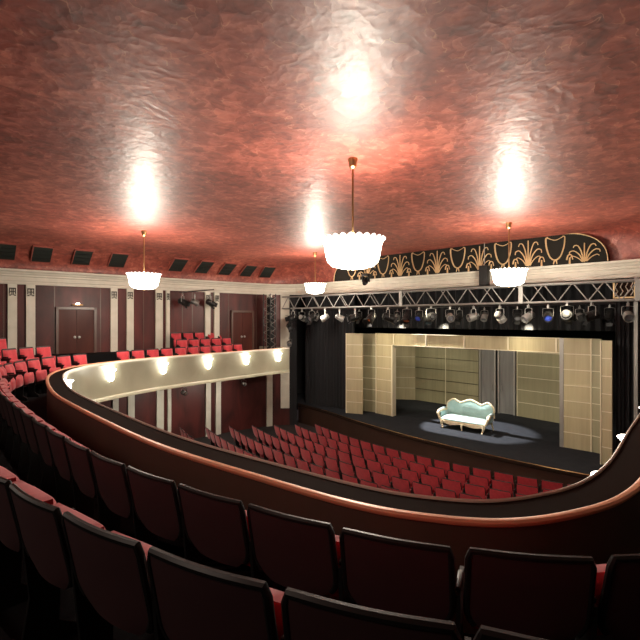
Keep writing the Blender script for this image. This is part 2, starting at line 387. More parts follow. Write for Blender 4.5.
# lunette frieze above the proscenium
FX0, FX1, FY = on_line(334, 14.75), on_line(608, 14.75), 14.75
r = empty('ornamental_frieze', ((FX0+FX1)/2, FY, HC)); cx = (FX0+FX1)/2; W2 = (FX1-FX0)/2; FH = CZ-HC+.02
prof = [(-W2, 0)]
for k in range(1, 13): th = PI/2*k/12; prof.append((-W2+1.15*(1-math.cos(th)), FH*math.sin(th)**.8))
prof += [(-x, z) for x, z in reversed(prof)]
bm_ = MB(); n = len(prof)
bm_.add([(x, 0, z) for x, z in prof]+[(x, .35, z) for x, z in prof], [tuple(range(n)), tuple(range(2*n-1, n-1, -1))]+[(i, (i+1) % n, n+(i+1) % n, n+i) for i in range(n)])
bm_.build('backing', M['frieze'], r, smooth=False)
MB().tube([(x, -.01, z-.015 if z > .1 else z) for x, z in prof], .014, 6).build('border', M['gold'], r)
def arc(pts, m, rad=.02):
    P = catmull(pts, 6); m.tube([(x, -.025, z) for x, z in P], [rad*(1-.35*i/(len(P)-1)) for i in range(len(P))], 6)
def palm(m, x0, h):
    arc([(x0, .02), (x0, h*.5), (x0, h*.95)], m, .024)
    for s_ in (-1, 1):
        arc([(x0+s_*.03, .05), (x0+s_*.07, h*.5), (x0+s_*.16, h*.82), (x0+s_*.25, h*.86), (x0+s_*.29, h*.76)], m)
        arc([(x0+s_*.04, .04), (x0+s_*.12, h*.38), (x0+s_*.26, h*.60), (x0+s_*.37, h*.58), (x0+s_*.39, h*.47)], m)
        arc([(x0+s_*.05, .03), (x0+s_*.16, h*.24), (x0+s_*.30, h*.36), (x0+s_*.37, h*.30)], m, .017)
def vase(m, x0, h):
    arc([(x0-.20, h*.97), (x0-.26, h*.92), (x0-.235, h*.60), (x0-.14, h*.28), (x0, h*.17), (x0+.14, h*.28), (x0+.235, h*.60), (x0+.26, h*.92), (x0+.20, h*.97)], m, .026)
    arc([(x0-.02, .17*h), (x0-.05, .02)], m); arc([(x0+.02, .17*h), (x0+.05, .02)], m); arc([(x0-.2, h*.95), (x0, h*.86), (x0+.2, h*.95)], m, .014)
def bud(m, x0):
    arc([(x0, .0), (x0, .18)], m, .03); arc([(x0-.08, .12), (x0-.05, .24), (x0, .27), (x0+.05, .24), (x0+.08, .12)], m, .022)
step = .787; xc = on_line(458, 14.75); k0 = 0
for j in range(-7, 6):
    x = xc+j*step*14.75/15.07-cx
    if abs(x) > W2-.3: continue
    hmax = FH*(1 if abs(x) < W2-.8 else .72)-.06
    m = MB(); (vase if j % 2 == 0 else palm)(m, x, hmax); m.build('vase_scroll' if j % 2 == 0 else 'palm_scroll', M['gold'], r)
    if abs(x+.39) < W2-.2: m = MB(); bud(m, x+.39); m.build('bud', M['gold'], r)
tag(r, 'black arched frieze with gold palm and vase scrolls above the proscenium cornice', 'frieze')

# ------------------------------------------------------------------ balcony
RP = Path([(-14.25, 13.5), (-14.05, 10.3), (-13.7, 7.06), (-12.95, 4.95), (-12.2, 4.05), (-11.3, 3.48), (-10.3, 3.1), (-9, 2.75), (-7.8, 2.52), (-5.7, 2.3), (-4.06, 2.2), (-2.6, 2.28), (-1.85, 2.36), (-1.4, 2.5), (-1.0, 2.75), (-.72, 3.15), (-.52, 3.7), (-.45, 4.5), (-.5, 6), (-.55, 8), (-.7, 13.5)], 8)
par = sweep(RP, [(0, BF), (0, RAILZ-.05), (.25, RAILZ-.06), (.25, SOF+.02), (.02, SOF+.02)], 'balcony_parapet', M['parapet'])
tag(par, None, None, None, 'structure')
bead = [(.0, RAILZ-.05), (-.012, RAILZ-.046), (-.022, RAILZ-.034), (-.024, RAILZ-.018), (-.014, RAILZ-.004), (.005, RAILZ), (.022, RAILZ-.004), (.034, RAILZ-.014), (.03, RAILZ-.04)]
sweep(RP, bead, 'handrail', M['copper'], par)
sweep(RP, [(.03, RAILZ-.04), (.035, RAILZ-.026), (.25, RAILZ-.012), (.275, RAILZ-.012), (.275, RAILZ-.06), (.03, RAILZ-.06)], 'rail_shelf', M['shelf'], par)
sweep(RP, [(.27, RAILZ-.04), (.27, RAILZ+.002), (.28, RAILZ+.008), (.292, RAILZ+.002), (.296, RAILZ-.04)], 'edge_lip', M['lip'], par)
sweep(RP, [(.24, RAILZ-.03), (.295, RAILZ-.03), (.295, RAILZ-.09), (.27, RAILZ-.12), (.27, SOF+.10), (.295, SOF+.08), (.31, SOF+.05), (.315, SOF-.01), (.24, SOF-.01)], 'front_panel', M['face'], par)
# end wall of the left arm
S(MB().box((-15.05, 13.5, (RAILZ+SOF)/2), (2.0, .12, RAILZ-SOF)).build('wall_balcony_end', M['face'], smooth=False))
# stepped floor
R1 = Path([(-14.9, 12.0), (-14.68, 9.7), (-14.4, 7.0), (-13.85, 5.1), (-13.1, 3.85), (-12.1, 2.95), (-10.8, 2.4), (-9, 1.98), (-6.54, 1.66), (-4.6, 1.50), (-3.42, 1.47), (-2.36, 1.56), (-1.35, 1.765), (-.87, 1.97), (-.43, 2.28), (-.02, 2.85), (.2, 3.6), (.15, 6)], 8)
R2 = Path([(-15.6, 12.0), (-15.38, 9.7), (-15.1, 7.0), (-14.6, 5.0), (-13.9, 3.6), (-12.7, 2.25), (-11.1, 1.5), (-9, 1.02), (-6.2, .76), (-4, .68), (-2.63, .74), (-2.0, .81), (-1.47, .91), (-.97, 1.06), (-.48, 1.28), (.1, 1.6), (.7, 2.1), (.95, 3.2), (.9, 6)], 8)
R3 = Path([(-16.2, 12.0), (-16.05, 9.7), (-15.85, 7.0), (-15.4, 4.9), (-14.7, 3.2), (-13.4, 1.6), (-11.5, .65), (-9, .1), (-6, -.25), (-4, -.3), (-2, -.2), (-.5, .1), (.6, .5), (1.3, 1.4), (1.5, 3), (1.2, 6)], 8)
def rise(x, k):                        # the steps are a little higher in the side arm
    t = min(max((-9-x)/3, 0), 1); return k*(.172+.073*t*t*(3-2*t))
def band(pa, pb, k_, name, off_a=0, off_b=0, N=120):
    A = []; B = []
    for i in range(N+1):
        p, t, n = pa.at(pa.len*i/N); A.append((p.x+n.x*off_a, p.y+n.y*off_a)); p, t, n = pb.at(pb.len*i/N); B.append((p.x+n.x*off_b, p.y+n.y*off_b))
    m = MB(); m.rings([[(a[0], a[1], BF+rise(a[0], k_)), (c[0], c[1], BF+rise(a[0], k_)), (c[0], c[1], BF-.3), (a[0], a[1], BF-.3)] for a, c in zip(A, B)], True, False, True)
    return S(m.build(name, M['carpet'], smooth=False))
W4 = Path([(-16.9, 12.5), (-16.6, 9.7), (-16.9, 7.0), (-17.2, 4.5), (-17.5, 1), (-17.7, -3), (-15, -5), (-9, -5), (-4, -5), (1, -5), (2.1, -3), (1.9, 1), (1.45, 4), (1.1, 6)], 8)
band(RP, R1, 0, 'floor_balcony_front', .02, -.12)
band(R1, R2, 1, 'floor_balcony_second_step', -.12, -.12)
band(R2, R3, 2, 'floor_balcony_third_step', -.12, -.12)
band(R3, W4, 3, 'floor_balcony_rear_step', -.12, 0)

# sconces on the balcony front
def make_sconce():
    r = empty('balcony_sconce')
    MB().box((0, .02, 0), (.10, .04, .26)).build('back_plate', M['brass'], r, bevel=.008)
    s = MB(); N = 14; rings = []
    for rr, z in ((.03, -.17), (.075, -.14), (.095, -.05), (.085, .04), (.10, .10), (.155, .155), (.15, .16)):
        rings.append([(rr*math.cos(PI*j/N), .03+rr*.9*math.sin(PI*j/N), z) for j in range(N+1)])
    s.rings(rings, False); s.build('glass_shade', M['sconce'], r)
    MB().lathe([(0, -.22), (.014, -.21), (.02, -.19), (.014, -.17), (0, -.165)], 10, (0, .045, 0)).build('finial', M['brass'], r)
    return r
sc0 = make_sconce(); first = True; si = 0
spots = [(on_path(RP, px, .28)[0], 'L') for px in (66, 110, 163, 208, 246, 278)]
for yy in (4.6, 6.3, 8.6):
    best = min((abs(RP.at(d)[0].y-yy), d) for d in [RP.len*.5+RP.len*.5*k/400 for k in range(401)] if RP.at(d)[0].x > -1.5)[1]; spots.append((best, 'R'))
for i, (d, side) in enumerate(spots):
    p, t, n = RP.at(d); loc = (p.x+n.x*.27, p.y+n.y*.27, E-1.56 if side == 'L' else E-1.52); rz = math.atan2(-n.x, n.y)
    o = sc0 if i == 0 else dup(sc0, loc, rz); o.location = loc; o.rotation_euler = (0, 0, rz)
    if side == 'L': tag(o, 'glowing glass sconce on the cream left balcony front, %s from the left' % ordn(i), 'wall lamp', 'sconces on the left balcony front')
    else: tag(o, 'glowing sconce beyond the right balcony rail, %s going away from the seats' % ordn(i-6), 'wall lamp', 'sconces on the right balcony front')
    lp = lamp('POINT', 'sconce_light', (p.x+n.x*.50, p.y+n.y*.50, loc[2]+.10), 3.2, (1, .93, .78), .05)

# ------------------------------------------------------------------ seats
def make_seat(name, back, detail=8, width=.25, far=False, z0=.35, curve=.018):
    r = empty(name)
    lean = lambda t: -.035-.085*t
    cv = lambda u: curve*u*u
    def hw(t): return width*(1-.38*max(0, (.34-t)/.34)**2.2)
    z1 = .90
    MB().slab(hw, lambda u, t: lean(t)+cv(u)+.012, lambda u, t: lean(t)+cv(u)-.012, z0, z1, detail, detail).build('back_panel', back, r)
    if not far:
        P = []
        for i in range(13): t = .12+.88*i/12; P.append((-hw(t)-.004, lean(t)+cv(1), z0+(z1-z0)*t))
        Pt = [(-width*.97+i*width*1.94/8, lean(1)+cv(-1+2*i/8), z1+.006) for i in range(9)]
        PR = [(-x, y, z) for x, y, z in reversed(P)]
        MB().tube(P[:-1]+Pt+PR[1:], .017, 8).build('frame', M['blackframe'], r)
    else:
        MB().tube([(-width-.003, lean(.3)+cv(1), z0+.16), (-width-.003, lean(1)+cv(1), z1-.02), (-width+.02, lean(1)+cv(1), z1+.004), (0, lean(1), z1+.004), (width-.02, lean(1)+cv(1), z1+.004), (width+.003, lean(1)+cv(1), z1-.02), (width+.003, lean(.3)+cv(1), z0+.16)], .014, 5).build('frame', M['blackframe'], r)
    th = lambda u, t: .075*(1-u**6)*(1-(2*t-1)**8)
    MB().slab(lambda t: width-.012, lambda u, t: lean(t*.9+.06)+cv(u)+.016+th(u, t), lambda u, t: lean(t*.9+.06)+cv(u)+.013, z0+.03, z1-.02, detail, detail).build('back_cushion', M['red'], r)
    th2 = lambda u, t: .05*(1-u**6)*(1-(2*t-1)**6)
    MB().slab(lambda t: width-.012-.03*(1-t)**3, lambda u, t: .13-.02*t+th2(u, t), lambda u, t: .07-.02*t-th2(u, t)*.3, .36 if far else .46, .76 if not far else .62, detail, detail).build('seat_cushion', M['red'], r)
    sd = MB()
    sd.prism([(-.06, 0), (.22, 0), (.22, .05), (.12, .12), (.14, .62), (.20, .69), (-.06, .69), (-.02, .3), (-.06, .05)], -.010, .010)
    sd.v = [(x0_+.28 if False else z_+.272, x0_, y0_) for x0_, y0_, z_ in sd.v]
    o = sd.build('side_standard', M['blackframe'], r, smooth=False)
    MB().box((.272, .03, .71), (.026, .16, .03)).build('armrest', M['blackframe'], r, bevel=0 if far else .012)
    return r
near_seat = make_seat('balcony_chair', M['maroon'], 12, .243, False, .50)
far_seat = make_seat('stalls_chair', M['red'], 6, .230, True, .54)
gal_seat = make_seat('gallery_chair', M['maroon'], 8, .232, True)
used = set()
def place(proto, p, z, rz):
    if proto.name not in used: used.add(proto.name); o = proto; o.location = (p[0], p[1], z); o.rotation_euler = (0, 0, rz); return o
    return dup(proto, (p[0], p[1], z), rz)
def seat_row(proto, path, s0, s1, z, pitch=.56):
    n = int((s1-s0)/pitch+.001); out = []
    for i in range(n):
        p, t, nn = path.at(s0+(i+.5)*pitch); rz = math.atan2(-nn.x, nn.y)
        # the local +y (facing) is the void side
        out.append((p.x-0, p.y, z, rz))
    return out
def s_near(path, x, y): return min((abs(path.at(path.len*k/3000)[0].x-x)+abs(path.at(path.len*k/3000)[0].y-y), path.len*k/3000) for k in range(3001))[1]
# near balcony rows, counted from the right edge of the photo
def near_row(path, start, count, k_, fmt, group, pitch=.56, shift=0):
    s0 = s_near(path, *start)
    for i in range(count):
        p, t, nn = path.at(s0+shift-(i-.5)*pitch); rz = math.atan2(-nn.x, nn.y)
        z = BF+rise(p.x, k_)
        o = place(near_seat, (p.x, p.y), z, rz); tag(o, fmt % ordn(i), 'theatre seat', group)
near_row(R1, (-.43, 2.28), 20, 0, 'tip-up balcony seat in the row behind the parapet, %s from the right', 'balcony seats in the row behind the parapet', .545, -.035)
near_row(R2, (-.48, 1.28), 9, 1, 'large dark-backed tip-up seat in the nearest balcony row, %s from the right', 'seats in the nearest balcony row', .545, -.075)
# left corner and gallery rows
def gal_row(path, a, c, z, fmt, group, pitch=.56):          # from distance a towards the stage up to the spot seen at c pixels
    e_ = on_path(path, c)[0]; n = int((a-e_)/pitch+.5)
    for i in range(n):
        d = a-(i+.5)*pitch; p, t, nn = path.at(d); rz = math.atan2(-nn.x, nn.y)
        o = place(gal_seat, (p.x, p.y), z, rz); tag(o, fmt % ordn(i), 'theatre seat', group)
sR1 = s_near(R1, -.40, 2.24)-18.5*.545-.545
gal_row(R1, sR1, 84, BF, 'red seat behind the rail at the left bend of the balcony, %s from the left', 'corner seats of the front balcony row')
gal_row(R2, s_near(R2, -12.3, 1.98), 57, BF+.245, 'red seat in the second corner row left of the double door, %s from the left', 'second row of the balcony corner')
gal_row(R3, s_near(R3, -13.6, 1.75), 17, BF+.49, 'red seat in the highest corner row beside the left wall, %s from the left', 'highest row of the balcony corner')
gal_row(R1, on_path(R1, 117)[0], 246, BF, 'red seat behind the rail of the left balcony arm, %s from the left', 'front row of the left balcony arm')
gal_row(R2, on_path(R2, 177)[0], 230, BF+.245, 'red seat in the middle row of the left balcony arm, %s from the left', 'middle row of the left balcony arm')
gal_row(R3, on_path(R3, 171)[0], 223, BF+.49, 'red seat in the top row of the left balcony arm, %s from the left', 'top row of the left balcony arm')
# stalls
ccx, ccy, r0 = -6.3, 27.9, 16.0
rown = ['front', 'second', 'third', 'fourth', 'fifth', 'sixth', 'seventh', 'eighth']
for k in range(8):
    rr = r0+k*.84; z = .07*k; xl = -11.75-.30*k; xr = -1.6 if k < 4 else -5.0
    a0 = math.asin((xl-ccx)/rr); a1 = math.asin((xr-ccx)/rr); n = int((a1-a0)*rr/.56)
    m = MB(); pts = []
    for j in range(41):
        a = a0+(a1-a0)*j/40-.0; pts.append(((rr-.34)*math.sin(a)+ccx, ccy-(rr-.34)*math.cos(a), (rr+.50)*math.sin(a)+ccx, ccy-(rr+.50)*math.cos(a)))
    if k: m.rings([[(p[0], p[1], z), (p[2], p[3], z), (p[2], p[3], .0), (p[0], p[1], .0)] for p in pts], True, False, True); S(m.build('floor_stalls_step', M['floor'], smooth=False))
    for j in range(n):
        a = a0+(j+.5)*.56/rr; p = (ccx+rr*math.sin(a), ccy-rr*math.cos(a)); o = place(far_seat, p, z, a)
        tag(o, 'red-backed stalls seat, %s from the left in the %s row from the stage' % (ordn(j), rown[k]), 'theatre seat', 'stalls seats in the %s row from the stage' % rown[k])

# ------------------------------------------------------------------ stage
edge = catmull([(-15.2, 15.35), (-13.8, 15.1), (-12.4, 14.75), (-11, 14.3), (-8, 13.62), (-5.2, 13.3), (-2.55, 13.3), (-1, 13.55), (-.1, 13.95)], 6)
back = [(2, 15.6), (2, 23), (-17.5, 23), (-17.5, 15.6)]
S(MB().prism(edge+back, ST-.06, ST).build('floor_stage', M['stage'], smooth=False))
EP = Path([tuple(e) for e in edge], 1)
S(sweep(EP, [(-.02, 0), (-.02, ST-.061), (.05, ST-.061), (.05, 0)], 'wall_stage_front', M['stagefront'], closed=True))
nose = sweep(EP, [(-.06, ST-.11), (-.06, ST-.02), (-.045, ST+.004), (.03, ST+.004), (.03, ST-.005), (-.02, ST-.06), (-.02, ST-.11)], 'trim_30', M['shelf']); S(nose)
sweep(EP, [(-.062, ST+.002), (-.05, ST+.012), (-.015, ST+.012), (-.01, ST+.002)], 'edge_strip', M['brass'], nose, s0=EP.len*.12)
S(MB().box((-8, 23.1, 4.5), (20, .2, 9)).build('wall_stage_back', M['drape'], smooth=False))
S(MB().box((-17.4, 19.3, 4.5), (.2, 7.6, 9)).build('wall_stage_left', M['drape'], smooth=False))
S(MB().box((1.9, 19.3, 4.5), (.2, 7.6, 9)).build('wall_stage_right', M['drape'], smooth=False))
S(MB().box((-8, 19.3, 9.05), (20, 7.8, .1)).build('ceiling_stage', M['blackmatt'], smooth=False))
S(MB().box((-8, 15.4, HB+1.85), (19.5, .1, 3.7)).build('wall_proscenium', M['blackmatt'], smooth=False))
def drape(x0, y0, x1, y1, z0, z1, label, folds=16, amp=.07):
    n = folds*6; th = .02; L = math.hypot(x1-x0, y1-y0); tx, ty = (x1-x0)/L, (y1-y0)/L; rings = []
    for i in range(n+1):
        u = i/n; a = amp*math.sin(u*folds*2*PI)+.02*math.sin(u*folds*1.3*PI); x = x0+(x1-x0)*u-ty*a; y = y0+(y1-y0)*u+tx*a
        rings.append([(x, y, z1), (x, y, z0), (x-ty*th, y+tx*th, z0), (x-ty*th, y+tx*th, z1)])
    o = MB().rings(rings, True, False, True).build('stage_curtain', M['drape']); tag(o, label, 'curtain')
drape(-15.0, 15.6, -12.15, 15.75, ST+.01, HB+.2, 'tall black curtain on the left side of the stage opening')
drape(-2.25, 14.75, -1.86, 14.95, ST+.01, HB-.02, 'tall black curtain on the right side of the stage opening', 4, .04)
drape(-13, 16.9, -1.5, 16.9, E-.35, HB+.6, 'wide black border curtain hanging above the stage set', 40)
# set flats
SZ = E-.57
def flat(name, label, p0, p1, z0, z1, lines, m, edge_l=True, edge_r=True, cat='stage flat', th=.06, lm='batten', group=None, dark=None):
    (x0, y0), (x1, y1) = p0, p1; L = math.hypot(x1-x0, y1-y0); rz = math.atan2(y1-y0, x1-x0)
    r = empty(name, ((x0+x1)/2, (y0+y1)/2, z0), rz); H = z1-z0
    MB().box((0, th/2, H/2), (L, th, H)).build('panel', m, r, smooth=False)
    for q in lines:
        MB().box((0, -.008, H*q), (L, .016, .022)).build('batten', M[lm], r, smooth=False)
    if edge_l: MB().box((-L/2+.012, -.012, H/2), (.03, .03, H)).build('edge_strip', M['batten'], r, smooth=False)
    if edge_r: MB().box((L/2-.012, -.012, H/2), (.03, .03, H)).build('edge_strip', M['batten'], r, smooth=False)
    return tag(r, label, cat, group)
six = [i/7 for i in range(1, 7)]
def fx(px, y): return on_line(px, y)
yA, yC = 15.15, 16.0
flat('stage_flat', 'khaki panelled flat at the outer left end of the stage set', (fx(346, yA), yA), (fx(360.5, yA+.1), yA+.25), ST, SZ, six, M['veneer'], True, False)
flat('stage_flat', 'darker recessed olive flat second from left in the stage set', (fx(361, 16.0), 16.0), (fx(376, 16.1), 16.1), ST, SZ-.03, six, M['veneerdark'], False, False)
flat('stage_flat', 'khaki panelled flat left of the set opening under the header', (fx(376, yC), yC), (fx(392, yC-.1), yC-.1), ST, SZ, six, M['veneer'], True, False)
flat('set_post', 'pale narrow upright post at the left side of the set opening', (fx(392.3, yC-.12), yC-.12), (fx(396, yC+.12), yC+.12), ST, SZ-.48, [], M['batten'], False, False, 'post')
yD = 15.65
flat('stage_flat', 'khaki panelled flat right of the set opening', (fx(563, yD), yD), (fx(590.5, yD), yD), ST, SZ, six, M['veneer'], False, False)
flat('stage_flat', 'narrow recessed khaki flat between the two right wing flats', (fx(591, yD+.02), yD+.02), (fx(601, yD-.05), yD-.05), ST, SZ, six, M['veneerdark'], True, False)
flat('stage_flat', 'khaki flat at the outer right end of the stage set', (fx(600.5, 14.5), 14.5), (fx(612, 14.45), 14.45), ST, SZ, six, M['veneer'], True, False)
flat('set_post', 'silver upright post at the right side of the set opening', (fx(559.5, yD-.02), yD-.02), (fx(563.5, yD-.02), yD-.02), ST, SZ, [], M['steel'], False, False, 'post')
hd = empty('set_header', ((fx(392, yC)+fx(563, yD))/2, (yC+yD)/2, SZ-.48)); hp0 = Vector((fx(392, yC-.1), yC-.1)); hp1 = Vector((fx(560, yD), yD)); hm = (hp0+hp1)/2
hd.location = (hm.x, hm.y, SZ-.48); hd.rotation_euler = (0, 0, math.atan2(hp1.y-hp0.y, hp1.x-hp0.x)); HL = (hp1-hp0).length
MB().box((0, .08, .24), (HL, .12, .48)).build('panel', M['veneer'], hd, smooth=False)
for px in (393, 426, 465, 509.5, 558):
    xx = fx(px, 15.85)-hm.x; MB().box((max(min(xx, HL/2-.03), -HL/2+.03), .0, .24), (.05, .04, .48)).build('divider', M['batten'], hd, smooth=False)
MB().box((0, .0, .012), (HL, .04, .024)).build('lower_batten', M['batten'], hd, smooth=False); MB().box((0, .0, .472), (HL, .04, .016)).build('upper_batten', M['batten'], hd, smooth=False)
tag(hd, 'long khaki header board spanning the set opening', 'stage flat')
yb = 19.75; five = [i/6+.02 for i in range(1, 6)]; BZ = E-.86
flat('back_flat', 'leftmost khaki back panel with pale battens behind the opening', (fx(390, 19.3), 19.3), (fx(415.3, yb+.2), yb+.2), ST, BZ, five, M['veneer'], False, False)
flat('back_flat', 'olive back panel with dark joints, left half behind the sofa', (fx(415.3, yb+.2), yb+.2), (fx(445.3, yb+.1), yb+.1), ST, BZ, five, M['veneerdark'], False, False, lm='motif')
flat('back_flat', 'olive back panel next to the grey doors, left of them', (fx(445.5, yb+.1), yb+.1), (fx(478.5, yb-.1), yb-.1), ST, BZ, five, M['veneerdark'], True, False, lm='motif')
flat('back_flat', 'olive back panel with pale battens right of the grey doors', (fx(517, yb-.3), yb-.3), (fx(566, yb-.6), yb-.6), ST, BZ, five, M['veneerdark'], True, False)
# grey doors of the set
for i, (a, c) in enumerate(((479.5, 496), (498, 515.5))):
    y_ = yb-.15-.1*i; x0, x1 = fx(a, y_), fx(c, y_); r = empty('set_door', ((x0+x1)/2, y_, ST)); L = x1-x0; H = BZ-ST+.08
    MB().box((0, .04, H/2), (L-.1, .05, H-.02)).build('door_leaf', M['greyglass'], r, smooth=False)
    for s_ in (-1, 1): MB().box((s_*(L/2-.035), 0, H/2), (.07, .1, H)).build('jamb', M['steel'], r, smooth=False)
    MB().tube([((.5-i)*L*.55, -.03, .95), ((.5-i)*L*.55, -.03, 1.2)], .015, 8).build('door_handle', M['alu'], r)
    tag(r, '%s grey panelled door in the back of the stage set' % ('left-hand' if i == 0 else 'right-hand'), 'door')

# sofa
def make_sofa(loc):
    r = empty('sofa', loc); tq, wd = M['turq'], M['sofawood']
    def top(u): return .94+.12*math.exp(-(u/.28)**2)+.09*math.exp(-((abs(u)-.74)/.16)**2)-.03*math.exp(-((abs(u)-.45)/.12)**2)-.25*max(0, abs(u)-.86)**1.2*3
    n = 40; A = []; B = []
    for i in range(n+1):
        u = -1+2*i/n; x = u*.93; y = .40-.10*abs(u)**3
        A.append([(x, y-.05, .42), (x, y-.09, .62), (x, y-.03, top(u)-.04), (x, y+.05, top(u)-.05), (x, y+.03, .40)])
    MB().rings(A, True, False, True).build('backrest', tq, r)
    MB().tube([(-.96, .30, .5)]+[((-1+2*i/n)*.94, .39-.10*abs(-1+2*i/n)**3, top(-1+2*i/n)) for i in range(n+1)]+[(.96, .30, .5)], .035, 8).build('crest_rail', wd, r)
    bt = MB()
    for j in range(9):
        for zz in (.62, .78): bt.lathe([(0, -.015), (.018, -.01), (.018, .01), (0, .015)], 8, (-.72+.18*j+(.09 if zz > .7 else 0)-.04, .305, zz))
    bt.build('buttons', M['turq'], r)
    # seat cushion bulged
    s = MB(); N = 16; rows = []
    for i in range(N+1):
        u = -1+2*i/N; x = u*.86; f = 1-abs(u)**8
        rows.append([(x, -.36-.03*f, .31), (x, -.40-.03*f, .36), (x, -.37, .41+.03*f), (x, -.1, .43+.055*f), (x, .2, .43+.045*f), (x, .33, .42), (x, .33, .31)])
    s.rings(rows, True, False, True); s.build('seat', tq, r)
    # apron, serpentine
    ap = []
    for i in range(31):
        u = -1+2*i/30; x = u*.9; d = .05*math.cos(u*PI*2)*.5+.03; ap.append([(x, -.40, .33), (x, -.43, .30), (x, -.42, .22+d-.05), (x, -.38, .22+d-.05), (x, -.38, .33)])
    MB().rings(ap, True, False, True).build('apron', wd, r)
    MB().box((0, .0, .30), (1.72, .70, .05)).build('seat_frame', wd, r, bevel=.01)
    for s_ in (-1, 1):
        MB().tube([(s_*.93, .33, .62), (s_*.95, .1, .64), (s_*.97, -.15, .64), (s_*.99, -.33, .62), (s_*1.0, -.40, .55), (s_*.96, -.40, .46), (s_*.90, -.40, .33)], [.05, .055, .06, .07, .06, .045, .05], 10).build('arm', wd, r)
        MB().slab(lambda t: .33, lambda u, t: .02*(1-u**4), lambda u, t: -.02, .40, .60, 6, 4).build('arm_pad', tq, r).matrix_local = Matrix.Translation((s_*.92, -.02, 0)) @ Matrix.Rotation(PI/2, 4, 'Z')
        MB().tube([(s_*.95, .25, .655), (s_*.97, .0, .685), (s_*.985, -.25, .68)], [.04, .05, .035], 10).build('arm_cushion', tq, r)
        MB().tube([(s_*.82, -.39, .32), (s_*.84, -.42, .22), (s_*.82, -.40, .12), (s_*.78, -.41, .05), (s_*.80, -.45, .012)], [.06, .055, .035, .025, .03], 8).build('leg', wd, r)
        MB().tube([(s_*.84, .33, .32), (s_*.86, .36, .2), (s_*.88, .42, .012)], [.045, .035, .022], 8).build('leg', wd, r)
    MB().tube([(0, -.42, .24), (0, -.45, .14), (0, -.41, .012)], [.04, .03, .022], 8).build('leg', wd, r)
    tag(r, 'pale turquoise upholstered sofa with carved cream-gold frame, spotlit centre stage', 'sofa'); return r
sx, sy = on_line(463, 15.78), 15.78
sofa = make_sofa((on_line(466.5, 15.85), 15.85, ST)); sofa.scale = (.94, .96, .96)

# ------------------------------------------------------------------ truss
TZ0, TZ1, TY0, TY1 = E+.52, E+1.04, 14.05, 14.42
tr = empty('lighting_truss', (-7.6, (TY0+TY1)/2, TZ0)); X0, X1 = -14.95+7.6, -.5+7.6; hy = (TY1-TY0)/2; hz = TZ1-TZ0
for y_ in (-hy, hy):
    for z_ in (0, hz): MB().tube([(X0, y_, z_), (X1, y_, z_)], .028, 8).build('chord', M['alu'], tr)
nb = 19
for i in range(nb):
    a = X0+(X1-X0)*i/nb; c = X0+(X1-X0)*(i+1)/nb; mid = (a+c)/2
    MB().tube([(a, -hy, 0), (mid, -hy, hz)], .017, 6).build('brace', M['alu'], tr); MB().tube([(mid, -hy, hz), (c, -hy, 0)], .017, 6).build('brace', M['alu'], tr)
    if i % 2 == 0: MB().tube([(a, hy, hz), (mid, hy, 0)], .015, 6).build('brace', M['alu'], tr)
    MB().tube([(a, -hy, hz), (a, hy, 0)] if False else [(a, -hy, hz), (c, hy, hz)], .012, 6).build('brace', M['alu'], tr)
for px in (401, 521, 638):
    xx = on_line(px, TY0)+7.6; MB().box((xx, -hy-.02, hz/2), (.12, .05, hz+.05)).build('joint_plate', M['alu'], tr, smooth=False)
tag(tr, 'long aluminium box truss spanning the proscenium below the cornice', 'truss')
# tower at the left
tw = empty('truss_tower', (-14.88, 13.22, BF)); TH = TZ1-BF+.1
for sx_ in (-.22, .22):
    for sy_ in (-.16, .16): MB().tube([(sx_, sy_, 0), (sx_, sy_, TH)], .022, 8).build('upright', M['blackframe'], tw)
nb = 9
for i in range(nb):
    a, c = TH*i/nb, TH*(i+1)/nb; m_ = (a+c)/2
    for sy_ in (-.16,): MB().tube([(-.22, sy_, a), (.22, sy_, m_), (-.22, sy_, c)], .013, 6).build('brace', M['alu'], tw)
    for sx_ in (.22,): MB().tube([(sx_, -.16, a), (sx_, .16, m_), (sx_, -.16, c)], .013, 6).build('brace', M['alu'], tw)
MB().box((0, 0, .015), (.6, .45, .03)).build('base_plate', M['blackframe'], tw, smooth=False)
tag(tw, 'vertical lattice truss tower at the stage end of the left balcony arm', 'truss')
sp = empty('line_array_speaker', (-14.84, 13.24, BF+.1)); 
for i in range(7): MB().box((0, 0, .45+.36*i), (.26, .22, .34)).build('speaker_box', M['blackmatt'], sp, bevel=.015)
MB().tube([(0, 0, 0), (0, 0, .3)], .02, 8).build('mount_pole', M['blackframe'], sp)
tag(sp, 'tall black column of loudspeakers inside the left truss tower', 'loudspeaker')

